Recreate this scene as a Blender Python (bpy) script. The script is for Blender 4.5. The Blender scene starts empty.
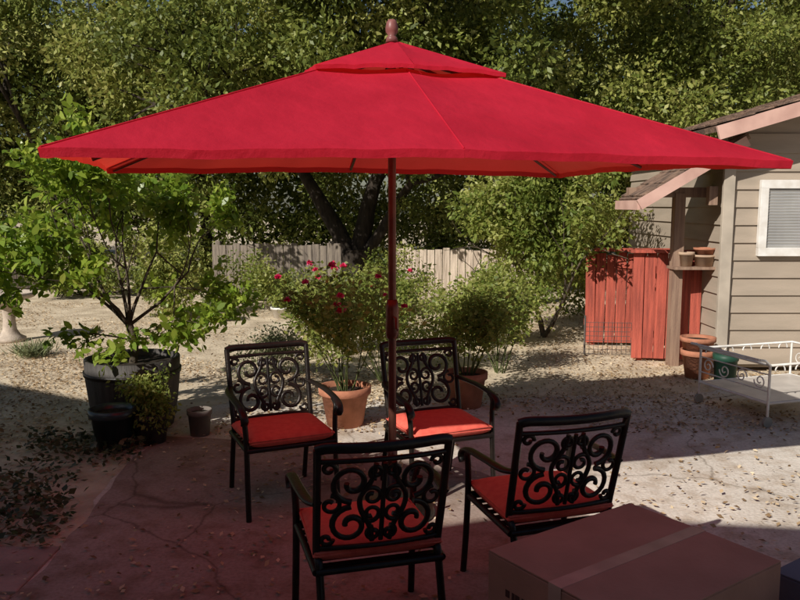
import bpy, math, random
import numpy as np
from mathutils import Vector, Matrix
random.seed(7); rng=np.random.default_rng(7)
D=bpy.data; scene=bpy.context.scene; COL=scene.collection

# ---------------------------------------------------------------- materials
def nn(nt,t,**k):
    n=nt.nodes.new(t)
    for a,b in k.items(): setattr(n,a,b)
    return n
def mat(name,c1,c2=None,scale=8,rough=.8,bump=0,bscale=None,metal=0,detail=6,stretch=None,spec=.3,contrast=(.35,.65)):
    m=D.materials.new(name); m.use_nodes=True; nt=m.node_tree; L=nt.links
    b=nt.nodes['Principled BSDF']; b.inputs['Roughness'].default_value=rough; b.inputs['Metallic'].default_value=metal
    b.inputs['Specular IOR Level'].default_value=spec
    tc=nn(nt,'ShaderNodeTexCoord'); src=tc.outputs['Object']
    if stretch:
        mp=nn(nt,'ShaderNodeMapping'); mp.inputs['Scale'].default_value=stretch; L.new(src,mp.inputs[0]); src=mp.outputs[0]
    if c2 is None: c2=tuple(x*.75 for x in c1)
    nz=nn(nt,'ShaderNodeTexNoise'); nz.inputs['Scale'].default_value=scale; nz.inputs['Detail'].default_value=detail
    L.new(src,nz.inputs['Vector'])
    r=nn(nt,'ShaderNodeValToRGB'); r.color_ramp.elements[0].position=contrast[0]; r.color_ramp.elements[1].position=contrast[1]
    r.color_ramp.elements[0].color=(*c2,1); r.color_ramp.elements[1].color=(*c1,1)
    L.new(nz.outputs['Fac'],r.inputs[0]); L.new(r.outputs[0],b.inputs['Base Color'])
    if bump:
        n2=nn(nt,'ShaderNodeTexNoise'); n2.inputs['Scale'].default_value=bscale or scale*4; n2.inputs['Detail'].default_value=8
        L.new(src,n2.inputs['Vector']); bp=nn(nt,'ShaderNodeBump'); bp.inputs['Strength'].default_value=bump; bp.inputs['Distance'].default_value=.02
        L.new(n2.outputs['Fac'],bp.inputs['Height']); L.new(bp.outputs[0],b.inputs['Normal'])
    return m
def leafmat(name,cols,trans=.35,rough=.5):
    m=D.materials.new(name); m.use_nodes=True; nt=m.node_tree; L=nt.links; nt.nodes.clear()
    o=nn(nt,'ShaderNodeOutputMaterial'); at=nn(nt,'ShaderNodeAttribute',attribute_name='v')
    r=nn(nt,'ShaderNodeValToRGB'); e=r.color_ramp.elements
    while len(e)<len(cols): e.new(.5)
    for i,c in enumerate(cols): e[i].position=i/(len(cols)-1); e[i].color=(*c,1)
    L.new(at.outputs['Fac'],r.inputs[0])
    if trans==0:
        d=nn(nt,'ShaderNodeBsdfDiffuse'); L.new(r.outputs[0],d.inputs[0]); L.new(d.outputs[0],o.inputs[0]); return m
    p=nn(nt,'ShaderNodeBsdfPrincipled'); p.inputs['Roughness'].default_value=rough; p.inputs['Specular IOR Level'].default_value=.35
    t=nn(nt,'ShaderNodeBsdfTranslucent'); mx=nn(nt,'ShaderNodeMixShader'); mx.inputs[0].default_value=trans
    hs=nn(nt,'ShaderNodeHueSaturation'); hs.inputs['Value'].default_value=1.5; hs.inputs['Hue'].default_value=.485
    L.new(r.outputs[0],p.inputs['Base Color']); L.new(r.outputs[0],hs.inputs['Color']); L.new(hs.outputs[0],t.inputs[0])
    L.new(p.outputs[0],mx.inputs[1]); L.new(t.outputs[0],mx.inputs[2]); L.new(mx.outputs[0],o.inputs[0])
    return m

# ---------------------------------------------------------------- mesh builder
def empty(name,loc=(0,0,0),rz=0):
    e=D.objects.new(name,None); e.location=loc; e.rotation_euler=(0,0,rz); e.empty_display_size=.1; COL.objects.link(e); return e
class MB:
    def __init__(s): s.V=[]; s.F=[]; s.S=[]
    def add(s,vs,fs,sm=False):
        o=len(s.V); s.V+= [tuple(v) for v in vs]; s.F+=[tuple(i+o for i in f) for f in fs]; s.S+=[sm]*len(fs)
    def box(s,c,d,rot=(0,0,0)):
        R=Matrix.Rotation(rot[2],3,'Z')@Matrix.Rotation(rot[1],3,'Y')@Matrix.Rotation(rot[0],3,'X')
        vs=[Vector(c)+R@Vector((x*d[0]/2,y*d[1]/2,z*d[2]/2)) for x in(-1,1) for y in(-1,1) for z in(-1,1)]
        s.add(vs,[(0,1,3,2),(4,6,7,5),(0,4,5,1),(2,3,7,6),(0,2,6,4),(1,5,7,3)])
    def beam(s,a,b,w,h):
        a=Vector(a);b=Vector(b);d=(b-a).normalized(); up=Vector((0,0,1))
        if abs(d.z)>.95: up=Vector((0,1,0))
        x=d.cross(up).normalized(); y=x.cross(d)
        vs=[p+x*(i*w/2)+y*(j*h/2) for p in(a,b) for i,j in((-1,-1),(1,-1),(1,1),(-1,1))]
        s.add(vs,[(3,2,1,0),(4,5,6,7),(0,1,5,4),(1,2,6,5),(2,3,7,6),(3,0,4,7)])
    def tube(s,pts,r,n=8,sx=1,sy=1,ref=None):
        pts=[Vector(p) for p in pts]; k=len(pts)
        rs=list(r) if isinstance(r,(list,tuple)) else [r]*k
        while len(rs)<k: rs.append(rs[-1])
        vs=[]; prev=None
        for i,p in enumerate(pts):
            t=(pts[min(i+1,k-1)]-pts[max(i-1,0)])
            if t.length<1e-7: t=Vector((0,0,1))
            t.normalize()
            if ref is not None: u=Vector(ref); u=(u-t*u.dot(t)).normalized()
            elif prev is None:
                u=Vector((0,0,1)) if abs(t.z)<.9 else Vector((1,0,0)); u=(u-t*u.dot(t)).normalized()
            else: u=(prev-t*prev.dot(t)).normalized()
            prev=u; w=t.cross(u)
            for j in range(n):
                a=2*math.pi*j/n; vs.append(p+u*(math.cos(a)*rs[i]*sx)+w*(math.sin(a)*rs[i]*sy))
        fs=[(i*n+j,i*n+(j+1)%n,(i+1)*n+(j+1)%n,(i+1)*n+j) for i in range(k-1) for j in range(n)]
        s.add(vs,fs,True); s.add(vs[:n],[tuple(range(n))[::-1]]); s.add(vs[-n:],[tuple(range(n))])
    def lathe(s,prof,c=(0,0,0),n=32,sm=True,wob=0):
        vs=[]; c=Vector(c)
        for r,z in prof:
            for j in range(n):
                a=2*math.pi*j/n; vs.append(c+Vector((math.cos(a)*r,math.sin(a)*r,z)))
        fs=[(i*n+j,i*n+(j+1)%n,(i+1)*n+(j+1)%n,(i+1)*n+j) for i in range(len(prof)-1) for j in range(n)]
        s.add(vs,fs,sm)
    def disc(s,r,c,n=32):
        s.add([(c[0]+r*math.cos(2*math.pi*j/n),c[1]+r*math.sin(2*math.pi*j/n),c[2]) for j in range(n)],[tuple(range(n))])
    def obj(s,name,m,parent=None,bevel=0,loc=None,rz=0):
        me=D.meshes.new(name); me.from_pydata(s.V,[],s.F); me.update()
        me.polygons.foreach_set('use_smooth',s.S)
        me.materials.append(m); o=D.objects.new(name,me); COL.objects.link(o)
        if parent: o.parent=parent
        if loc is not None: o.location=loc
        o.rotation_euler=(0,0,rz)
        if bevel:
            b=o.modifiers.new('b','BEVEL'); b.width=bevel; b.segments=2; b.limit_method='ANGLE'; b.angle_limit=math.radians(50)
        return o

def norm(a): return a/np.maximum(np.linalg.norm(a,axis=1,keepdims=True),1e-6)
def leafmesh(name,P,Dr,Ln,Wd,m,v,hexa=False,parent=None,flat=None):
    N=len(P); Dr=norm(Dr)
    if flat is not None: rv=np.cross(Dr,np.array([0,0,1.])+rng.normal(size=(N,3))*flat)
    else: rv=np.cross(Dr,np.array([0,0,.7])+rng.normal(size=(N,3))*.8)
    S=norm(rv); U=np.cross(S,Dr); Ln=Ln[:,None]; Wd=Wd[:,None]
    if hexa: parts=[P,P+Dr*Ln*.28+S*Wd*.42+U*Ln*.08,P+Dr*Ln*.65+S*Wd*.45+U*Ln*.06,P+Dr*Ln-U*Ln*.1,P+Dr*Ln*.65-S*Wd*.45+U*Ln*.06,P+Dr*Ln*.28-S*Wd*.42+U*Ln*.08]
    else: parts=[P,P+Dr*Ln*.45+S*Wd*.5+U*Ln*.06,P+Dr*Ln,P+Dr*Ln*.45-S*Wd*.5+U*Ln*.06]
    k=len(parts); co=np.stack(parts,axis=1).reshape(-1,3).astype(np.float32)
    me=D.meshes.new(name); me.vertices.add(N*k); me.vertices.foreach_set('co',co.ravel())
    me.loops.add(N*k); me.loops.foreach_set('vertex_index',np.arange(N*k,dtype=np.int32))
    me.polygons.add(N); me.polygons.foreach_set('loop_start',np.arange(0,N*k,k,dtype=np.int32))
    me.update(calc_edges=True); me.validate()
    a=me.attributes.new('v','FLOAT','FACE'); a.data.foreach_set('value',np.clip(v,0,1).astype(np.float32))
    me.materials.append(m); o=D.objects.new(name,me); COL.objects.link(o)
    if parent: o.parent=parent
    return o
def cloud(centers,radii,per,flatz=.75):
    C=np.array(centers); R=np.array(radii); n=len(C)
    cnt=np.maximum((per*(R/R.mean())**2).astype(int),5)
    idx=np.repeat(np.arange(n),cnt); N=len(idx)
    d=norm(rng.normal(size=(N,3))); r=rng.random(N)**.45
    off=d*(r*R[idx])[:,None]; off[:,2]*=flatz
    cv=rng.random(n)*.5
    P=C[idx]+off+rng.normal(size=(N,3))*.03
    return P,d,cv[idx]
def foliage(name,centers,radii,per,size,m,parent=None,flatz=.75,droop=.3,wr=.5,hexa=False):
    P,d,cv=cloud(centers,radii,per,flatz); N=len(P)
    Dr=d*.6+rng.normal(size=(N,3))*.7; Dr[:,2]-=droop
    Ln=size*(.6+.8*rng.random(N)); v=cv+rng.random(N)*.5
    return leafmesh(name,P,Dr,Ln,Ln*wr,m,v,hexa,parent)

# ---------------------------------------------------------------- world, sun, camera
SH=Vector((.93,1.10,-1.0))
el=math.atan2(1,math.hypot(.93,1.10)); az=math.atan2(-.93,-1.10)
w=D.worlds.new('World'); scene.world=w; w.use_nodes=True; nt=w.node_tree
sk=nn(nt,'ShaderNodeTexSky',sky_type='NISHITA'); sk.sun_disc=False; sk.sun_elevation=el; sk.sun_rotation=az%(2*math.pi)
bg=nt.nodes['Background']; bg.inputs[1].default_value=.05; nt.links.new(sk.outputs[0],bg.inputs[0])
sl=D.lights.new('sun','SUN'); sl.energy=5; sl.angle=math.radians(.5); sl.color=(1,.95,.86)
so=D.objects.new('sun',sl); COL.objects.link(so); so.rotation_euler=SH.to_track_quat('-Z','Y').to_euler(); so.location=(-8,-8,12)
cd=D.cameras.new('camera'); cam=D.objects.new('camera',cd); COL.objects.link(cam); scene.camera=cam
cd.lens=35; cd.sensor_width=36; cd.clip_end=500; cd.clip_start=.05
cam.location=(0,0,1.83); cam.rotation_euler=(math.radians(90-6.96),0,0)
scene.view_settings.view_transform='Standard'; scene.view_settings.look='None'; scene.view_settings.exposure=0

# ---------------------------------------------------------------- materials list
M_dirt=mat('dry_soil',(.74,.62,.46),(.42,.33,.23),3,.95,.7,30,contrast=(.3,.7))
M_metal=mat('bronze_metal',(.024,.017,.013),(.012,.009,.008),20,.38,.1,80,metal=.3,spec=.5)
M_cush=mat('red_cushion',(.85,.17,.12),(.77,.13,.095),30,.85,.25,300)
M_white=mat('white_paint',(.80,.78,.75),(.66,.62,.57),9,.5)
M_terra=mat('terracotta',(.48,.20,.12),(.34,.14,.08),10,.85,.2)
M_bark=mat('bark',(.055,.042,.032),(.022,.017,.013),14,.95,.9,30,stretch=(1,1,.25))
M_bark2=mat('smooth_bark',(.13,.10,.07),(.06,.048,.035),20,.9,.4)
M_fence=mat('weathered_wood',(.70,.58,.47),(.40,.32,.25),6,.9,.5,40,stretch=(6,6,.4))
M_fencedk=mat('dark_wood',(.10,.075,.06),(.05,.04,.03),6,.9,.5,40,stretch=(6,6,.4))
M_red=mat('red_stained_wood',(.54,.12,.08),(.30,.07,.05),5,.85,.5,40,stretch=(6,6,.4))
M_post=mat('post_wood',(.36,.24,.17),(.24,.15,.11),5,.85,.4,40,stretch=(6,6,.4))
M_siding=mat('tan_siding',(.41,.335,.265),(.34,.28,.22),3,.8,.15,60,stretch=(.5,.5,3))
M_shingle=mat('roof_shingle',(.28,.18,.13),(.11,.075,.06),9,.95,.8,40)
M_soil=mat('potting_soil',(.05,.035,.025),(.02,.015,.01),30,1,.8)

# ---------------------------------------------------------------- ground
g=MB(); n=60; xs=np.sign(np.linspace(-1,1,n))*np.abs(np.linspace(-1,1,n))**2.2*120
vs=[(x,y+8,0) for x in xs for y in xs]
g.add(vs,[(i*n+j,(i+1)*n+j,(i+1)*n+j+1,i*n+j+1) for i in range(n-1) for j in range(n-1)],True)
g.obj('ground',M_dirt)
m=D.materials.new('concrete'); m.use_nodes=True; nt=m.node_tree; L=nt.links; b=nt.nodes['Principled BSDF']; b.inputs['Roughness'].default_value=.9; b.inputs['Specular IOR Level'].default_value=.2
tc=nn(nt,'ShaderNodeTexCoord'); 
def noise(sc,det=8,src=None):
    z=nn(nt,'ShaderNodeTexNoise'); z.inputs['Scale'].default_value=sc; z.inputs['Detail'].default_value=det; L.new(src or tc.outputs['Object'],z.inputs['Vector']); return z
def ramp(src,stops):
    r=nn(nt,'ShaderNodeValToRGB'); e=r.color_ramp.elements
    while len(e)<len(stops): e.new(.5)
    for i,(p,c) in enumerate(stops): e[i].position=p; e[i].color=(*c,1)
    L.new(src,r.inputs[0]); return r
def mixc(f,a,b_,bt='MIX'):
    x=nn(nt,'ShaderNodeMix',data_type='RGBA',blend_type=bt)
    if hasattr(f,'links'): L.new(f,x.inputs[0])
    else: x.inputs[0].default_value=f
    for s_,i in((a,6),(b_,7)):
        if hasattr(s_,'links'): L.new(s_,x.inputs[i])
        else: x.inputs[i].default_value=(*s_,1)
    return x.outputs[2]
big=ramp(noise(.9,5).outputs['Fac'],[(.3,(.56,.50,.43)),(.7,(.82,.75,.67))])
fine=ramp(noise(60,6).outputs['Fac'],[(.3,(.76,.74,.72)),(.6,(1,1,1))])
c=mixc(1,big.outputs[0],fine.outputs[0],'MULTIPLY')
st=ramp(noise(5,9).outputs['Fac'],[(.48,(1,1,1)),(.68,(.66,.58,.5))])
c=mixc(.8,c,st.outputs[0],'MULTIPLY')
dn=noise(2.2,6); va=nn(nt,'ShaderNodeVectorMath',operation='MULTIPLY_ADD'); L.new(dn.outputs['Color'],va.inputs[0]); va.inputs[1].default_value=(.35,.35,0); L.new(tc.outputs['Object'],va.inputs[2])
vo=nn(nt,'ShaderNodeTexVoronoi',feature='DISTANCE_TO_EDGE'); vo.inputs['Scale'].default_value=.33; L.new(va.outputs[0],vo.inputs['Vector'])
cr=ramp(vo.outputs['Distance'],[(0,(.22,.18,.14)),(.0022,(.5,.45,.4)),(.0042,(1,1,1))])
c=mixc(.55,c,cr.outputs[0],'MULTIPLY'); L.new(c,b.inputs['Base Color'])
bp=nn(nt,'ShaderNodeBump'); bp.inputs['Strength'].default_value=.35; bp.inputs['Distance'].default_value=.01; L.new(noise(45,8).outputs['Fac'],bp.inputs['Height']); L.new(bp.outputs[0],b.inputs['Normal'])
M_conc=m
M_conc2=m.copy(); M_conc2.name='shade_toned_concrete'  # darker copy of the concrete, foreground shade put into its colour
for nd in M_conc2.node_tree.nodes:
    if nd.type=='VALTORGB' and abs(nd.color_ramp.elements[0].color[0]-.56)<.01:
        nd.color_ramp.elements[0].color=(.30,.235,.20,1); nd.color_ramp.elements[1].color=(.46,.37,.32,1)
def rough_poly(edge,k0,k1,amp=.035):
    e2=[]; N=len(edge)
    for i in range(N):
        A=Vector(edge[i]);B=Vector(edge[(i+1)%N])
        for k in range(8):
            q=A.lerp(B,k/8)
            if k0<=i<=k1: q+=Vector((random.uniform(-amp,amp),random.uniform(-amp,amp)))
            e2.append((q.x,q.y))
    return e2
p=MB()
e2=rough_poly([(-1.75,-3),(-1.8,2.0),(-1.82,3.97),(-1.95,5.4),(-1.9,6.6),(-1.6,7.15),(-.9,7.0),(-.2,7.25),(.6,7.1),(1.5,7.35),(2.4,7.3),(3.3,7.6),(4.6,7.7),(6.5,7.9),(9,8),(9,-3)],1,13)
p.add([(x,y,.006) for x,y in e2],[tuple(range(len(e2)))[::-1]]); p.obj('patio',M_conc)
# sheet over the seating side of the patio, deep shade painted into its colour
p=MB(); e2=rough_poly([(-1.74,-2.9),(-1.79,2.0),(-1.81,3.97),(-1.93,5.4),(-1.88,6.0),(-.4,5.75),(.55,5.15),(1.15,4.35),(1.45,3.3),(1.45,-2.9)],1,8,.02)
p.add([(x,y,.0105) for x,y in e2],[tuple(range(len(e2)))[::-1]]); p.obj('patio_shade_sheet',M_conc2)
M_pav=mat('pink_paver',(.50,.34,.29),(.32,.22,.19),5,.9,.4,50)
p=MB()
for i in range(6):
    for j in range(8):
        x=-2.06-i*.52; y=3.72-j*.52
        p.box((x+random.uniform(-.006,.006),y+random.uniform(-.006,.006),.0),(.49,.49,.04),(0,0,random.uniform(-.012,.012)))
p.obj('paving_stones',M_pav,bevel=.006)

# ---------------------------------------------------------------- house behind the viewer (casts the big shade)
M_stucco=mat('stucco',(.24,.19,.15),None,6,.9,.3)
H=empty('house')
h=MB()
fx=Vector((3.5,-2.1,0)).normalized(); bx=Vector((fx.y,-fx.x,0)); bx=-bx if bx.y>0 else bx
P0=Vector((-3.96,-.18,0)); P1=P0-fx*9.5; q=[P0+bx*.4-fx*.4,P1+bx*.4,P1+bx*7,P0+bx*7-fx*.4]
h.add([(*v.xy,0) for v in q]+[(*v.xy,4.7) for v in q],[(0,1,5,4),(1,2,6,5),(2,3,7,6),(3,0,4,7)])
h.obj('tall_wing_walls',M_stucco,H)
h=MB(); q=[P0,P1,P1+bx*7.4,P0+bx*7.4]; r0=P0+bx*3.7-fx*2.8; r1=P1+bx*3.7+fx*2.5
h.add([(*v.xy,4.8) for v in q]+[(*r0.xy,5.8),(*r1.xy,5.8)],[(0,1,5,4),(1,2,5),(2,3,4,5),(3,0,4),(3,2,1,0)]); h.obj('tall_wing_roof',M_shingle,H)
h=MB(); h.box((-.85,-2.7,1.55),(6.0,2.6,3.1)); h.obj('low_wing_walls',M_stucco,H)
h=MB(); h.add([(-3.9,.35,3.2),(2.2,.35,3.2),(2.2,-4.2,3.2),(-3.9,-4.2,3.2),(-3.9,-.9,4.8),(-3.2,-.9,4.8)],[(0,1,5,4),(1,2,5),(2,3,4,5),(3,0,4),(3,2,1,0)]); h.obj('low_wing_roof',M_shingle,H)

# ---------------------------------------------------------------- patio umbrella
def fabric():
    m=D.materials.new('red_canvas'); m.use_nodes=True; nt=m.node_tree; L=nt.links; nt.nodes.clear()
    o=nn(nt,'ShaderNodeOutputMaterial'); tc=nn(nt,'ShaderNodeTexCoord')
    z=nn(nt,'ShaderNodeTexNoise'); z.inputs['Scale'].default_value=2.2; z.inputs['Detail'].default_value=7; L.new(tc.outputs['Object'],z.inputs['Vector'])
    r=nn(nt,'ShaderNodeValToRGB'); r.color_ramp.elements[0].position=.35; r.color_ramp.elements[1].position=.7
    r.color_ramp.elements[0].color=(.52,.010,.036,1); r.color_ramp.elements[1].color=(.66,.018,.052,1); L.new(z.outputs['Fac'],r.inputs[0])
    p=nn(nt,'ShaderNodeBsdfPrincipled'); p.inputs['Roughness'].default_value=.65; p.inputs['Specular IOR Level'].default_value=.35; L.new(r.outputs[0],p.inputs['Base Color'])
    z2=nn(nt,'ShaderNodeTexNoise'); z2.inputs['Scale'].default_value=7; z2.inputs['Detail'].default_value=10; L.new(tc.outputs['Object'],z2.inputs['Vector'])
    z3=nn(nt,'ShaderNodeTexNoise'); z3.inputs['Scale'].default_value=220; z3.inputs['Detail'].default_value=2; L.new(tc.outputs['Object'],z3.inputs['Vector'])
    ad=nn(nt,'ShaderNodeMath',operation='MULTIPLY_ADD'); L.new(z3.outputs['Fac'],ad.inputs[0]); ad.inputs[1].default_value=.06; L.new(z2.outputs['Fac'],ad.inputs[2])
    bp=nn(nt,'ShaderNodeBump'); bp.inputs['Strength'].default_value=.6; bp.inputs['Distance'].default_value=.025; L.new(ad.outputs[0],bp.inputs['Height']); L.new(bp.outputs[0],p.inputs['Normal'])
    t=nn(nt,'ShaderNodeBsdfTranslucent'); t.inputs[0].default_value=(1.0,.07,.04,1)
    mx=nn(nt,'ShaderNodeMixShader'); mx.inputs[0].default_value=.34; L.new(p.outputs[0],mx.inputs[1]); L.new(t.outputs[0],mx.inputs[2]); L.new(mx.outputs[0],o.inputs[0]); return m
M_can=fabric()
M_pole=mat('brown_pole',(.17,.065,.045),(.11,.04,.03),10,.35,metal=.4,spec=.5)
U=empty('patio_umbrella',(-.045,4.45,0),math.radians(15))
a_,b_=1.635,1.21
ribs=[(-a_,-b_),(0,-b_),(a_,-b_),(a_,0),(a_,b_),(0,b_),(-a_,b_),(-a_,0)]
def lift(y): return .035*(y/b_+1)/2
def canopy(name,s0,s1,zt,zr,sag,scale=1,hem=.035,rows=20,cols=22,dx=0):
    mb=MB()
    def pt(k,t,s):
        A=Vector((*ribs[k],0)); B=Vector((*ribs[(k+1)%8],0)); q=A.lerp(B,t)
        e=math.sin(math.pi*t)
        cx=1-.020*e*s
        z=zt+(zr-zt)*s-sag*e*s*(1.1-s)*2.0+.010*e*s*s+.002*math.sin(31*t+k*2)*s*s+.004*math.sin(9*s+5*t+k)*e+.003*e*math.sin(14*t*s+3*k)
        zc=(1-t) if k%2==0 else t
        z-=.025*zc*s
        z+=lift(q.y)*s*scale
        return Vector((q.x*s*cx*scale+dx,q.y*s*cx*scale,z))
    for k in range(8):
        vs=[]; 
        for i in range(rows+1):
            s=s0+(s1-s0)*i/rows
            for j in range(cols+1): vs.append(pt(k,j/cols,s))
        c=cols+1
        mb.add(vs,[(i*c+j,i*c+j+1,(i+1)*c+j+1,(i+1)*c+j) for i in range(rows) for j in range(cols)],True)
        hv=[]
        for j in range(cols+1):
            q=pt(k,j/cols,s1); hv+= [q,q+Vector((-q.x*.004,-q.y*.004,-hem))]
        mb.add(hv,[(2*j,2*j+2,2*j+3,2*j+1) for j in range(cols)],True)
    return mb.obj(name,M_can,U)
canopy('canopy',.24,1,2.69,2.06,.034)
canopy('vent_cap',.01,1,2.735,2.545,.012,scale=.31,hem=.02,rows=6,cols=8,dx=.02)
u=MB()
for k,(x,y) in enumerate(ribs):
    zr=(2.035 if k%2==0 else 2.06)+lift(y)
    u.tube([(x*s,y*s,2.69+(zr-2.69)*s+.001) for s in np.linspace(.26,.995,12)],.0045,6)
u.obj('seam_piping',M_can,U)
u=MB()
for k,(x,y) in enumerate(ribs):
    zr=(2.035 if k%2==0 else 2.06)+lift(y)
    u.tube([(x*.02,y*.02,2.645),(x*.97,y*.97,zr-.016)],.010,6)
    u.tube([(x*.02,y*.02,2.13),(x*.48,y*.48,2.345)],.008,6)
u.obj('ribs',M_pole,U)
u=MB(); u.tube([(0,0,.05),(0,0,2.70)],.023,16)
u.lathe([(0,1.06),(.034,1.065),(.038,1.10),(.038,1.24),(.03,1.29),(0,1.29)],n=16)
u.lathe([(0,2.10),(.045,2.10),(.045,2.16),(.03,2.19),(0,2.19)],n=16)
u.lathe([(0,.30),(.03,.30),(.03,.42),(0,.42)],n=16)
u.tube([(0,-.03,1.19),(0,-.085,1.19),(0.0,-.085,1.13),(0,-.12,1.13)],.008,8)
u.obj('pole',M_pole,U)
u=MB(); u.lathe([(0,2.72),(.035,2.725),(.03,2.75),(.02,2.76),(.034,2.78),(.036,2.80),(.030,2.83),(.020,2.845),(0,2.85)],n=20); u.obj('finial',mat('finial_wood',(.26,.10,.09),None,20,.4),U)
u=MB(); u.lathe([(0,0),(.25,0),(.255,.02),(.24,.05),(.14,.075),(.05,.10),(.035,.12),(.035,.30),(0,.30)],n=40); u.obj('base',M_metal,U)

# ---------------------------------------------------------------- patio chairs
def spiral(cx,cy,r0,r1,a0,turns,n=26):
    return [(cx+(r0+(r1-r0)*t)*math.cos(a0+turns*2*math.pi*t),cy+(r0+(r1-r0)*t)*math.sin(a0+turns*2*math.pi*t)) for t in [i/(n-1) for i in range(n)]]
def smooth(pts,k=6):
    P=[Vector(p) for p in pts]; out=[]
    for i in range(len(P)-1):
        p0=P[max(i-1,0)];p1=P[i];p2=P[i+1];p3=P[min(i+2,len(P)-1)]
        for j in range(k):
            t=j/k; out.append(.5*((2*p1)+(p2-p0)*t+(2*p0-5*p1+4*p2-p3)*t*t+(3*p1-p0-3*p2+p3)*t**3))
    out.append(P[-1]); return out
BZ0,BZ1=.45,.915
def bk(u,v,off=0):
    t=v/(BZ1-BZ0)
    return Vector((u,.115-.115*t+.03*(1-(u/.26)**2)*-1+.03+off,BZ0+v))
fr=MB()
W=.25
for sx in(-1,1):
    fr.tube(smooth([(sx*.245,.0,.0),(sx*.245,.05,.2),(sx*.245,.115,.42),bk(sx*W,.0),bk(sx*W*1.02,.22),bk(sx*W*1.04,BZ1-BZ0)]),.0165,8)
    fr.tube(smooth([(sx*.275,.60,0),(sx*.272,.575,.22),(sx*.27,.56,.44),(sx*.275,.55,.56),(sx*.285,.535,.625),(sx*.285,.49,.655)]),.0165,8)
    fr.tube(smooth([bk(sx*W*1.02,.235),(sx*.28,.16,.675),(sx*.292,.32,.672),(sx*.292,.50,.658),(sx*.29,.575,.635),(sx*.286,.60,.60),(sx*.284,.585,.575)]),.021,8,sx=.55,sy=1.15)
    fr.tube([(sx*.26,.10,.40),(sx*.268,.57,.41)],.015,8)
fr.tube([(-.27,.565,.41),(.27,.565,.41)],.017,8); fr.tube([(-.26,.10,.40),(.26,.10,.40)],.015,8)
hh=BZ1-BZ0
fr.tube(smooth([bk(-W*1.06,hh-.004),bk(-W*.9,hh+.006),bk(-W*.5,hh+.004),bk(0,hh+.002),bk(W*.5,hh+.004),bk(W*.9,hh+.006),bk(W*1.06,hh-.004)]),.019,10,sx=1.15,sy=.85)
for v in(.035,hh-.05): fr.tube([bk(x*W,v) for x in np.linspace(-1,1,9)],.011,8)
sc=MB(); v0=.045; vh=hh-.10
def ribbon(p2,r=.0088):
    sc.tube([bk(u_,v_) for u_,v_ in p2],[r*1.15]*len(p2),8,sx=1.0,sy=.8)
pi=math.pi; cy=v0+vh/2
for s in(-1,1):
    mir=lambda P:[(s*x,y) for x,y in P]
    ribbon(mir(spiral(.125,cy+.092,.082,.02,-pi*.5,1.25)),.011)
    ribbon(mir(spiral(.125,cy-.092,.082,.02,pi*.5,-1.25)),.011)
    ribbon(mir([(x.x,x.y) for x in smooth([Vector((.035,cy-.17,0)),Vector((.05,cy-.1,0)),Vector((.085,cy-.03,0)),Vector((.09,cy+.03,0)),Vector((.05,cy+.1,0)),Vector((.035,cy+.17,0))])]),.010)
    ribbon(mir(spiral(.205,cy,.042,.014,pi*.5,1.1)),.0085)
    ribbon(mir(spiral(.045,cy+.03,.042,.012,pi*.2,1.2)),.0085)
    ribbon(mir(spiral(.045,cy-.045,.040,.012,-pi*.2,-1.2)),.0085)
    ribbon(mir(spiral(.032,cy+.135,.030,.010,-pi*.5,1.2)),.0085)
    ribbon(mir(spiral(.032,cy-.138,.030,.010,pi*.5,-1.2)),.0085)
    ribbon(mir(spiral(.215,cy+.155,.026,.010,pi,-1.0)),.0085)
    ribbon(mir(spiral(.215,cy-.155,.026,.010,pi,1.0)),.0085)
ribbon([(0,cy-.17),(0,cy+.17)],.009)
for i in range(7): sc.box((0,.14+i*.068,.405),(.52,.035,.008))
cu=MB()
def cushion(mb,cx,cy,zz,w,d,hgt,n=14):
    def f(a,bb): return ((max(0,1-abs(a)**7))*(max(0,1-abs(bb)**7)))**.45
    vs=[];
    for side in(1,-1):
        for i in range(n+1):
            for j in range(n+1):
                a=-1+2*i/n; bb=-1+2*j/n; a=math.sin(a*pi/2); bb=math.sin(bb*pi/2)
                k=f(a,bb); puff=.72+.28*(1-a*a)*(1-bb*bb)
                vs.append((cx+a*w/2*(1-.03*bb),cy+bb*d/2,zz+side*hgt/2*k*puff))
    c=n+1; o=c*c
    fs=[(i*c+j,(i+1)*c+j,(i+1)*c+j+1,i*c+j+1) for i in range(n) for j in range(n)]
    fs+=[(o+i*c+j,o+i*c+j+1,o+(i+1)*c+j+1,o+(i+1)*c+j) for i in range(n) for j in range(n)]
    mb.add(vs,fs,True)
    per=[(cx+sx*w/2*.985,cy+sy*d/2*.985,zz+.012) for sx,sy in((-1,-1),(1,-1),(1,1),(-1,1),(-1,-1))]
    mb.tube(per,.006,6)
cushion(cu,0,.355,.455,.52,.47,.11)
meshes=[]
def chair(x,y,fdx,fdy):
    rz=math.atan2(-fdx,fdy)
    e=empty('patio_chair',(x,y,0.008),rz)
    if not meshes:
        meshes.append(fr.obj('frame',M_metal,e).data); meshes.append(sc.obj('scrollwork',M_metal,e).data); meshes.append(cu.obj('seat_cushion',M_cush,e).data)
    else:
        for nme,me in zip(('frame','scrollwork','seat_cushion'),meshes):
            o=D.objects.new(nme,me); COL.objects.link(o); o.parent=e
chair(-.87,4.97,.145,-.32)
chair(.11,5.10,.16,-.40)
chair(-.05,2.85,-.27,.96)
chair(.76,3.22,-.30,.95)

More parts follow.
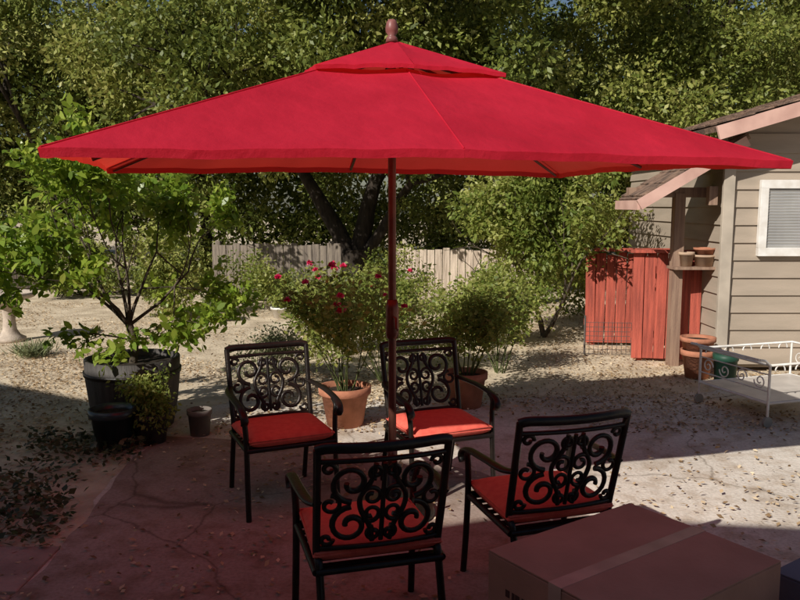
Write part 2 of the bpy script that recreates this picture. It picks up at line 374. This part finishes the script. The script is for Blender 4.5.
# ---------------------------------------------------------------- cardboard boxes
M_card=mat('cardboard',(.60,.29,.21),(.50,.24,.17),4,.8,.1,60)
M_tape=mat('packing_tape',(.75,.46,.36),None,6,.25,spec=.5)
M_print=mat('printed_ink',(.12,.05,.04),None,9,.8)
def carton(x,y,rz,sx,sy,sz,mt,marks=True):
    e=empty('cardboard_box',(x,y,.012),rz)
    b=MB(); b.box((0,0,sz/2-.003),(sx,sy,sz-.006)); b.obj('body',mt,e,bevel=.004)
    b=MB(); 
    for s in(-1,1): b.box((0,s*(sy/4+.0015),sz-.001),(sx-.002,sy/2-.005,.006),(s*-.008,0,0))
    b.obj('flaps',mt,e,bevel=.001)
    b=MB(); b.box((0,0,sz+.0035),(sx+.004,.055,.0015)); 
    for s in(-1,1): b.box((s*(sx/2+.002),0,sz-.05),(.0015,.055,.11))
    b.obj('tape',M_tape,e)
    if marks:
        b=MB()
        for k in range(3): b.box((-sx*.28,-sy/2-.001,sz*.72-k*.035),(.22-.05*k,.001,.016))
        for k in range(2): b.box((sx*.30+k*.07,-sy/2-.001,sz*.70),(.045,.001,.07))
        b.box((sx*.3,-sy/2-.001,sz*.4),(.16,.001,.012))
        for r_ in range(2):
            yy=-.24
            while yy<.05-.08*r_:
                w_=random.uniform(.012,.024); b.box((-sx/2-.001,-yy-.02,sz*.80-r_*.045),(.001,w_,.026)); yy+=w_+.008
        b.obj('printing',M_print,e)
carton(.815,2.595,math.atan2(.44,.63),.77,.645,.60,M_card)
carton(1.70,2.62,.61,.50,.50,.50,mat('blue_grey_card',(.16,.18,.26),None,5,.7),False)

# ---------------------------------------------------------------- garden cart (white wire)
e=empty('garden_cart',(2.77,7.05,.006),math.atan2(-.8,.26))
LX,LY=.84,1.05
c=MB(); r=.011
for x in(0,LX):
    for y in(0,LY):
        c.tube([(x,y,.09),(x,y,.52)],r,8)
for z in(.20,.52):
    c.tube([(0,0,z),(LX,0,z),(LX,LY,z),(0,LY,z),(0,0,z)],r,8)
for i in range(1,12): c.tube([(LX*i/12,0,.20),(LX*i/12,LY,.20)],.004,6)
for i in range(1,4): c.tube([(0,LY*i/4,.20),(LX,LY*i/4,.20)],.004,6)
for z in(.30,.44): c.tube([(0,0,z),(LX,0,z)],.006,6)
for y in(0,LY):
    for k in range(4):
        cx=LX*(k+.5)/4
        c.tube([(cx+px,y,.37+pz) for px,pz in spiral(0,0,.065,.012,pi*(k%2),1.4)],.006,6)
for x in(0,LX):
    for k in range(5):
        cy_=LY*(k+.5)/5
        c.tube([(x,cy_+px,.47+pz) for px,pz in spiral(0,0,.05,.05,0,.5,10)],.006,6)
    c.tube([(x,0,.52),(x,-.05,.56),(x,-.11,.57)],r,8)
c.tube([(0,-.11,.57),(LX,-.11,.57)],r,8)
c.obj('frame',M_white,e)
c=MB(); c.box((LX/2,LY/2,.207),(LX-.03,LY-.03,.004)); c.obj('shelf',mat('frosted_shelf',(.62,.56,.5),None,5,.4),e)
c=MB()
for x in(0,LX):
    for y in(0,LY):
        c.tube([(x-.012,y,.045),(x+.012,y,.045)],.045,16); c.tube([(x,y,.045),(x,y,.10)],.008,6)
c.obj('wheels',mat('caster',(.35,.33,.3),None,8,.5),e)

# ---------------------------------------------------------------- garden shed at right
S=empty('garden_shed')
s=MB(); 
for i in range(13):
    z=.10+i*.19
    s.box((5.68,8.405,z+.098),(4.3,.016,.205),(math.radians(-6.5),0,0))
    s.box((3.515,10.2,z+.098),(.016,3.5,.205),(0,math.radians(6.5),0))
s.box((5.7,10.2,1.3),(4.32,3.5,2.5))
s.obj('siding_walls',M_siding,S)
s=MB(); s.box((3.50,8.365,1.25),(.12,.05,2.5)); s.obj('corner_board',mat('corner_trim',(.50,.43,.35),None,4,.8),S,bevel=.004)
s=MB(); WX,WZ=4.62,1.69
s.box((WX,8.365,WZ+.36),(1.56,.06,.09)); s.box((WX,8.365,WZ-.36),(1.56,.07,.09))
for x in(-.74,.74): s.box((WX+x,8.365,WZ),(.085,.06,.63))
s.box((WX,8.375,WZ),(.05,.04,.63)); s.obj('window_frame',M_white,S,bevel=.004)
s=MB(); s.box((WX,8.375,WZ),(1.42,.01,.64)); s.obj('window_glass',mat('curtained_glass',(.42,.42,.42),(.30,.30,.31),1.5,.12,spec=.6,stretch=(3,1,.3)),S)
s=MB()
for i in range(20): s.box((WX,8.366,WZ-.3+i*.031),(1.38,.004,.022),(.5,0,0))
s.obj('window_blinds',mat('blinds',(.5,.49,.47),None,3,.6),S)
def slab(mb,a,b_,y0,y1,t):
    A=Vector((a[0],0,a[1]));B=Vector((b_[0],0,b_[1])); n_=Vector((-(B.z-A.z),0,B.x-A.x)).normalized()*t
    vs=[(P.x,y,P.z) for y in(y0,y1) for P in(A,B,B-n_,A-n_)]
    mb.add(vs,[(0,1,2,3),(7,6,5,4),(0,4,5,1),(1,5,6,2),(2,6,7,3),(3,7,4,0)])
s=MB(); slab(s,(2.52,1.90),(3.62,2.56),8.22,9.05,.05); slab(s,(3.22,2.63),(8.2,4.1),8.0,12.2,.06); s.obj('roof_deck',M_shingle,S)
sh=MB()
for i in range(18):
    t=i/18; x=3.24+t*4.9; z=2.64+t*1.45
    for j in range(26):
        yy=8.02+j*.16+random.uniform(-.01,.01)+(i%2)*.08
        sh.box((x+.15,yy,z+.055+random.uniform(0,.012)),(.33,.15,.018),(random.uniform(-.02,.02),-math.atan2(1.47,4.98)+.03,0))
for i in range(5):
    t=i/5; x=2.55+t*1.08; z=1.93+t*.65
    for j in range(5):
        sh.box((x+.1,8.30+j*.16,z+.055+random.uniform(0,.01)),(.25,.145,.018),(0,-math.atan2(.69,1.15)+.03,0))
sh.obj('roof_shingles',M_shingle,S)
M_fascia=mat('pink_fascia',(.66,.42,.35),(.50,.30,.25),4,.7)
s=MB(); s.beam((2.50,8.19,1.83),(3.60,8.19,2.49),.035,.11); s.beam((3.2,7.97,2.55),(8.2,7.97,4.02),.035,.14); s.beam((2.50,8.2,1.83),(2.50,9.05,1.83),.03,.10); s.obj('fascia',M_fascia,S)
s=MB()
s.box((3.13,8.80,.98),(.115,.115,1.96)); s.box((3.05,8.80,1.99-.02),(1.0,.09,.11)); s.box((3.38,8.5,1.93),(.09,.09,.2))
for yy in(8.5,9.0): s.beam((2.55,yy,1.85),(3.6,yy,2.47),.05,.09)
s.obj('porch_frame',M_post,S)
s=MB(); s.box((3.33,8.75,1.13),(.56,.26,.03)); s.obj('shelf',M_post,S)
s=MB(); s.add([(3.5,8.44,2.5),(8,8.44,2.5),(8,8.44,3.8),(3.5,8.44,2.62)],[(0,1,2,3)]); s.obj('gable_wall',M_siding,S)

def pot(name,x,y,z,rt,rb,hgt,mt,soil=True,rim=True):
    e=empty(name,(x,y,z)); b=MB()
    pr=[(0,0),(rb,0),(rb+(rt-rb)*.75,hgt*.8)]
    if rim: pr+=[(rt,hgt*.80),(rt*1.04,hgt*.82),(rt*1.05,hgt),(rt*.93,hgt),(rt*.88,hgt*.8)]
    else: pr+=[(rt,hgt*.97),(rt,hgt),(rt*.93,hgt),(rt*.90,hgt*.85)]
    b.lathe(pr,n=36); b.obj('vessel',mt,e)
    if soil: b=MB(); b.disc(rt*.9,(0,0,hgt*.86)); b.obj('soil',M_soil,e)
    return e
pot('terracotta_pot',3.17,8.15,.006,.17,.12,.30,M_terra); pot('terracotta_pot',3.17,8.16,.20,.175,.13,.24,M_terra)
M_tanpot=mat('tan_clay',(.50,.36,.25),(.4,.28,.2),9,.85)
pot('clay_pot',3.22,8.74,1.147,.085,.06,.16,M_tanpot,False); pot('clay_pot',3.42,8.74,1.147,.12,.09,.13,M_tanpot,False); pot('clay_pot',3.42,8.74,1.235,.115,.085,.12,M_terra,False)
pot('green_bucket',3.30,7.75,.006,.12,.10,.33,mat('green_plastic',(.02,.07,.045),None,9,.5),False)

# ---------------------------------------------------------------- fences
def fence(name,x0,y0,x1,y1,top,mt,bw=.14,gap=.012,bot=.04,rails=True):
    e=empty(name,(x0,y0,0),math.atan2(y1-y0,x1-x0)); Ln=math.hypot(x1-x0,y1-y0); b=MB(); x=0
    while x<Ln:
        hgt=top+random.uniform(-.03,.025); b.box((x+bw/2,random.uniform(-.006,.006),(hgt+bot)/2),(bw-gap,.02,hgt-bot),(random.uniform(-.01,.01),random.uniform(-.014,.014),0)); x+=bw
    b.obj('boards',mt,e)
    b=MB()
    if rails:
        for z in(top*.25,top*.85): b.box((Ln/2,.035,z),(Ln,.04,.08))
        for k in range(int(Ln/2.4)+1): b.box((min(k*2.4+.1,Ln-.1),.08,(top+.05)/2),(.09,.09,top+.05))
    b.obj('rails',mt,e)
fence('wooden_fence',-3.6,14.9,-1.2,14.6,1.10,mat('grey_wood',(.30,.25,.20),(.16,.13,.11),6,.9,.5,40,stretch=(6,6,.4)))
fence('wooden_fence',-.2,14.3,2.4,14.0,1.04,M_fence)
fence('wooden_fence',-10.5,17.3,-7.3,16.6,1.25,M_fencedk)
fence('red_wooden_fence',2.42,10.1,3.5,10.0,1.22,M_red,.13)
fence('red_wooden_fence',2.72,9.05,3.46,8.95,1.27,M_red,.13)
b=MB(); b.beam((2.38,10.05,1.26),(3.5,9.93,1.26),.10,.04); b.beam((2.68,9.03,1.30),(3.48,8.92,1.30),.10,.035); b.obj('fence_cap',M_red)
e=empty('wire_gate',(2.25,9.35,0),-.10); b=MB()
for i in range(15): b.tube([(i*.055,0,.03),(i*.055,0,.42)],.003,4)
for i in range(8): b.tube([(0,0,.03+i*.055),(.77,0,.03+i*.055)],.003,4)
b.tube([(0,0,0),(0,0,.5)],.012,6); b.tube([(.77,0,0),(.77,0,.5)],.012,6); b.obj('mesh_panel',mat('rusty_wire',(.12,.10,.09),None,20,.6),e)

# ---------------------------------------------------------------- bird bath
e=empty('bird_bath',(-5.28,10.4,0)); b=MB()
b.lathe([(0,0),(.20,0),(.20,.05),(.13,.09),(.09,.16),(.075,.3),(.085,.42),(.12,.5),(.17,.54),(.33,.60),(.36,.66),(.33,.67),(.28,.62),(0,.60)],n=40)
b.obj('stone',mat('cast_stone',(.55,.46,.38),(.40,.33,.27),12,.9,.3),e)

# ---------------------------------------------------------------- trees
LM_oak=leafmat('oak_leaves',[(.055,.075,.016),(.13,.165,.03),(.25,.27,.06),(.42,.40,.13)],.22)
LM_bg=leafmat('background_leaves',[(.05,.07,.018),(.12,.15,.036),(.24,.26,.07),(.42,.40,.16)],0)
LM_cit=leafmat('citrus_leaves',[(.09,.17,.02),(.17,.27,.03),(.28,.38,.05),(.48,.54,.12)],.45,.32)
LM_rose=leafmat('rose_leaves',[(.08,.13,.022),(.17,.22,.04),(.30,.33,.08),(.44,.44,.15)],.38)
LM_grey=leafmat('grey_green_leaves',[(.12,.14,.07),(.21,.24,.12),(.34,.34,.18)],.3)
LM_ivy=leafmat('ivy_leaves',[(.03,.045,.018),(.06,.075,.03),(.10,.10,.045),(.24,.15,.08)],.2)
def clumps(n,c,rad,rmin,rmax,shell=.35,zmin=.03):
    C=[];R=[]; tries=0
    while len(C)<n and tries<n*50:
        tries+=1
        d=rng.normal(size=3); d/=np.linalg.norm(d); r=(shell+(1-shell)*rng.random())
        q=np.array(c)+d*r*np.array(rad); 
        if q[2]<zmin: continue
        C.append(q); R.append(rng.uniform(rmin,rmax))
    return C,R
def limb(mb,p,d,L_,r,depth,ends,spread=.6,up=.1,seg=5,kids=3,tw=.12):
    pts=[Vector(p)]; d=Vector(d).normalized()
    for i in range(seg):
        d=(d+Vector(rng.normal(size=3))*tw+Vector((0,0,up*.3))).normalized(); pts.append(pts[-1]+d*(L_/seg))
    mb.tube(pts,[r*(1-.55*i/seg) for i in range(seg+1)],8 if r>.02 else 5)
    if depth==0: ends.append((pts,d)); return
    for k in range(kids):
        t=random.randint(max(1,seg-2),seg) if k else seg
        nd=(d+Vector(rng.normal(size=3))*spread+Vector((0,0,up))).normalized()
        limb(mb,pts[t],nd,L_*random.uniform(.6,.85),r*.5*random.uniform(.85,1.1),depth-1,ends,spread,up,seg,kids,tw)
T=empty('oak_tree'); tb=MB(); ends=[]
tb.tube(smooth([(-.95,15.6,-.1),(-.92,15.6,.5),(-.93,15.6,.95)]),[.34,.33,.31,.30,.30,.30,.30,.29,.29,.29,.29,.29,.29],12)
limb(tb,(-1.02,15.6,.8),(-.42,.0,1),2.6,.19,3,ends,.6,.12)
limb(tb,(-.85,15.6,.8),(.18,.1,1),2.6,.20,3,ends,.6,.12)
limb(tb,(-.75,15.55,.8),(.6,-.2,.9),2.4,.13,2,ends,.6,.1)
tb.obj('trunk_and_limbs',M_bark,T)
C,R=clumps(210,(-.4,15.4,5.6),(6.2,3.8,3.3),.32,.8)
for k in range(26): C.append(np.array([rng.uniform(-4.5,3.5),rng.uniform(12.6,14.2),rng.uniform(2.5,3.6)])); R.append(rng.uniform(.35,.6))
for pts,d in ends: C.append(np.array(pts[-1])); R.append(.5)
foliage('crown',C,R,450,.11,LM_oak,T)
def bgtree(name,x,y,hgt,rx,rz_,n,per,lm,lsize=.13,lean=0,crz=None):
    T=empty(name); tb=MB(); ends=[]
    limb(tb,(x,y,-.1),(lean,0,1),hgt*.5,.2,2,ends,.6,.1); tb.obj('trunk_and_limbs',M_bark,T)
    C,R=clumps(n,(x,y,crz or hgt*.62),(rx,rx*.8,rz_),.4,.85)
    for pts,d in ends: C.append(np.array(pts[-1])); R.append(.5)
    foliage('crown',C,R,per,lsize,lm,T)
bgtree('oak_tree',-8.2,18.5,7.4,3.6,2.7,100,380,LM_bg)
bgtree('oak_tree',-5.0,20.5,7.4,3.0,2.8,80,380,LM_bg)
bgtree('oak_tree',6.2,16.5,8.5,4.2,3.2,150,420,LM_oak,.105)
bgtree('oak_tree',11.0,19.0,9,4.5,3.6,80,340,LM_bg)
C=[];R=[]
for i in range(330):
    x=rng.uniform(-22,22); C.append(np.array([x,rng.uniform(23,28),rng.uniform(.5,8.4+.8*math.sin(x*.7)-(1.7 if -10<x<-3 else 0))])); R.append(rng.uniform(.8,1.5))
foliage('distant_trees',C,R,220,.26,LM_bg)
C=[];R=[]
for i in range(150):
    x=rng.uniform(-12,9); C.append(np.array([x,rng.uniform(17.6,19.5),rng.uniform(.2,2.6)])); R.append(rng.uniform(.4,.8))
foliage('hedge',C,R,260,.12,LM_bg)
T=empty('small_tree'); tb=MB(); ends=[]
for dx in(-.3,.0,.35): limb(tb,(2.0,10.7,0),(dx,random.uniform(-.2,.2),1),1.1,.035,2,ends,.5,.1)
tb.obj('stems',M_bark2,T)
C,R=clumps(95,(1.95,10.6,1.8),(1.1,.8,1.2),.16,.36,.2,.3)
for k in range(12): C.append(np.array([rng.uniform(2.1,2.6),rng.uniform(9.4,9.9),rng.uniform(1.35,2.3)])); R.append(rng.uniform(.12,.22))
foliage('crown',C,R,190,.075,LM_rose,T,hexa=False)
C,R=clumps(36,(1.25,10.0,.62),(.85,.4,.5),.14,.28,.2); foliage('shrub',C,R,170,.055,LM_rose)
def shrub(name,x,y,rx,z,n,per,size,lm,r=(.15,.32)):
    C,R=clumps(n,(x,y,z*.5),(rx,rx*.7,z*.55),r[0],r[1],.1); foliage(name,C,R,per,size,lm)
shrub('shrub',-3.9,12.6,.9,1.5,34,180,.07,LM_oak)
shrub('shrub',-2.3,13.6,1.0,.95,30,150,.06,LM_rose)
shrub('shrub',-1.2,13.2,.6,.7,16,150,.05,LM_grey)
shrub('shrub',-.1,13.0,.8,1.0,26,150,.06,LM_oak)
shrub('shrub',-6.3,15.2,1.6,1.6,40,150,.09,LM_bg)
shrub('shrub',.9,15.3,1.3,2.6,40,170,.09,LM_oak)
shrub('shrub',2.9,12.6,.8,2.2,30,160,.08,LM_oak)
shrub('shrub',-1.45,8.3,.55,.6,20,160,.035,LM_grey,(.12,.22))
shrub('shrub',-.8,9.4,.9,1.0,30,170,.045,LM_rose,(.12,.24))
shrub('shrub',.35,8.7,.6,.8,18,160,.04,LM_rose,(.12,.24))
# ---------------- citrus tree in barrel
T=empty('citrus_tree'); tb=MB(); ends=[]
B0=Vector((-2.22,6.35,.5))
tb.tube(smooth([B0,B0+Vector((.02,0,.2)),B0+Vector((-.02,0,.36))]),[.035]*6+[.032]*7,10)
F0=B0+Vector((-.02,0,.34))
for d in((-.8,-.1,.9),(.55,.1,1),(-.15,.25,1.2),(.12,-.3,1.1),(.95,.0,.75),(-1.1,.1,.65),(-.5,-.35,1)):
    limb(tb,F0,d,.66,.017,3,ends,.55,.14,4,3,.14)
for d in((-.9,-.2,.1),(.7,-.2,.15)): limb(tb,F0-Vector((0,0,.12)),d,.36,.010,1,ends,.4,-.1,5,2,.12)
tb.obj('trunk_and_branches',M_bark2,T)
P=[];Dd=[];V_=[]
for pts,d in ends:
    cv=rng.random()*.4
    for i in range(1,len(pts)):
        for k in range(9):
            q=np.array(pts[i])+(np.array(pts[i-1])-np.array(pts[i]))*rng.random()
            dd=np.array(d)*.5+rng.normal(size=3)*.75; dd[2]-=.2
            P.append(q+rng.normal(size=3)*.04); Dd.append(dd); V_.append(cv+rng.random()*.6)
P=np.array(P); n_=len(P); Ln=.078*(.6+.7*rng.random(n_))
leafmesh('leaves',P,np.array(Dd),Ln,Ln*.5,LM_cit,np.array(V_),True,T)
M_barrel=mat('dark_barrel',(.075,.065,.06),(.04,.035,.032),6,.6,.3,40,stretch=(5,5,.4),spec=.4)
e=empty('barrel_planter',(-2.22,6.35,0)); b=MB()
b.lathe([(0,0),(.31,0),(.35,.2),(.375,.42),(.38,.58),(.35,.58),(.335,.52)],n=44); b.obj('staves',M_barrel,e)
b=MB(); b.disc(.345,(0,0,.53)); b.obj('soil',M_soil,e)
b=MB()
for z,rr in((.10,.337),(.45,.382)): b.lathe([(rr,z),(rr+.006,z),(rr+.008,z+.035),(rr,z+.035)],n=44)
b.obj('hoops',M_metal,e)
M_bluepot=mat('dark_glazed',(.035,.05,.06),(.02,.03,.035),6,.3,spec=.6)
pot('glazed_pot',-2.17,5.72,.004,.165,.12,.31,M_bluepot); 
pot('grey_pot',-1.60,6.05,.006,.095,.075,.21,mat('grey_clay',(.22,.19,.17),None,9,.85))
def herb(name,x,y,z0,w_,hh_,n,size,lm):
    C,R=clumps(n,(x,y,z0+hh_/2),(w_,w_,hh_/2),.06,.11,.1); foliage(name,C,R,120,size,lm)
herb('herb_plant',-1.92,5.85,.14,.20,.42,16,.035,LM_rose)
pot('black_pot',-1.93,5.86,.004,.14,.11,.24,M_barrel)
# ---------------- roses
def rose(name,x,y,z0,w_,top,lm,flowers,nst=12):
    T=empty(name); tb=MB(); ends=[]
    for k in range(nst):
        a=rng.uniform(0,2*pi); sp=rng.uniform(.05,.55)
        limb(tb,(x+.05*math.cos(a),y+.05*math.sin(a),z0),(math.cos(a)*sp,math.sin(a)*sp,1),(top-z0)*.55,.007,1,ends,.35,.12,6,3,.1)
    tb.obj('stems',mat('green_stem',(.10,.12,.04),None,9,.8),T)
    P=[];Dd=[];V_=[]
    for pts,d in ends:
        cv=rng.random()*.45
        for i in range(0,len(pts)):
            for k in range(14):
                P.append(np.array(pts[i])+rng.normal(size=3)*.06); dd=rng.normal(size=3); dd[2]*=.6; Dd.append(dd); V_.append(cv+rng.random()*.5)
    P=np.array(P); Ln=.045*(.6+.8*rng.random(len(P)))
    leafmesh('leaves',P,np.array(Dd),Ln,Ln*.6,lm,np.array(V_),False,T)
    if flowers:
        P=[];Dd=[];V_=[]
        for k in range(flowers):
            pts,d=random.choice(ends); q=np.array(pts[-1])+rng.normal(size=3)*.03+np.array([0,-.03,.04])
            for j in range(30):
                dd=rng.normal(size=3); dd[2]=abs(dd[2])*.8; P.append(q); Dd.append(dd); V_.append(rng.random())
        P=np.array(P); Ln=.032*(.8+.5*rng.random(len(P)))
        leafmesh('blooms',P,np.array(Dd),Ln,Ln*.9,leafmat('rose_petals',[(.5,.01,.06),(.75,.03,.14),(.85,.15,.3)],.3),np.array(V_),True,T)
rose('rose_bush',-.46,6.35,.26,.4,1.38,LM_rose,18,14)
pot('terracotta_planter',-.46,6.35,.006,.21,.15,.33,M_terra)
rose('potted_shrub',.60,6.95,.26,.4,1.15,LM_rose,0,13)
pot('terracotta_planter',.60,6.95,.006,.19,.14,.32,M_terra)
rose('rose_bush',-.15,7.9,.0,.5,1.2,LM_rose,4,14)
rose('garden_shrub',1.1,8.4,.0,.5,1.1,LM_rose,0,14)
pot('white_planter',-1.95,12.6,0,.16,.12,.18,M_white); herb('planter_flowers',-1.95,12.6,.18,.2,.22,8,.05,LM_rose)
pot('white_planter',-2.9,12.2,0,.15,.12,.18,M_white); herb('planter_greenery',-2.9,12.2,.18,.2,.25,8,.05,LM_grey)
N=260; a=rng.uniform(0,2*pi,N); Dt=np.stack([np.cos(a)*.8,np.sin(a)*.8,rng.uniform(.4,1.4,N)],1)
P=np.array([-4.45,9.3,0])+rng.normal(size=(N,3))*[.09,.09,0]; Ln=rng.uniform(.15,.3,N)
leafmesh('grass_tuft',P,Dt,Ln,Ln*.07,LM_grey,rng.random(N))
N=6500; P=np.stack([rng.uniform(-4.6,-1.9,N),rng.uniform(3.95,6.0,N),rng.uniform(0,.10,N)],1)
keep=(np.sin(P[:,0]*5+1)+np.sin(P[:,1]*4.3+P[:,0]*2)+rng.normal(size=N)*.7)>.0; P=P[keep]; N=len(P)
Dd=rng.normal(size=(N,3)); Dd[:,2]=abs(Dd[:,2])*.4; Ln=rng.uniform(.03,.065,N)
leafmesh('ground_cover',P,Dd,Ln,Ln*.7,LM_ivy,rng.random(N),flat=.5)
def scatter(N,x0,x1,y0,y1,z=.01,cond=None):
    P=np.stack([rng.uniform(x0,x1,N),rng.uniform(y0,y1,N),np.full(N,z)+rng.random(N)*.012],1)
    k=(np.sin(P[:,0]*2.1+3)+np.sin(P[:,1]*2.7+P[:,0]*1.1)+rng.normal(size=N)*.8)>-.3
    return P[k]
P=np.concatenate([scatter(36000,-8,4.5,7.0,14.5),scatter(16000,-6,-1.9,4.0,9.5),scatter(4500,-1.9,4.5,2.5,7.4,.018),scatter(9000,-1.5,4.6,6.1,8.3,.014),scatter(4000,-5,-1.8,3,6)])
N=len(P); Dd=rng.normal(size=(N,3)); Dd[:,2]*=.25; Ln=rng.uniform(.018,.05,N)
leafmesh('fallen_leaves',P,Dd,Ln,Ln*.55,leafmat('dry_leaves',[(.14,.08,.04),(.34,.23,.12),(.58,.44,.27),(.74,.62,.44)],.15,.8),rng.random(N),flat=.35)
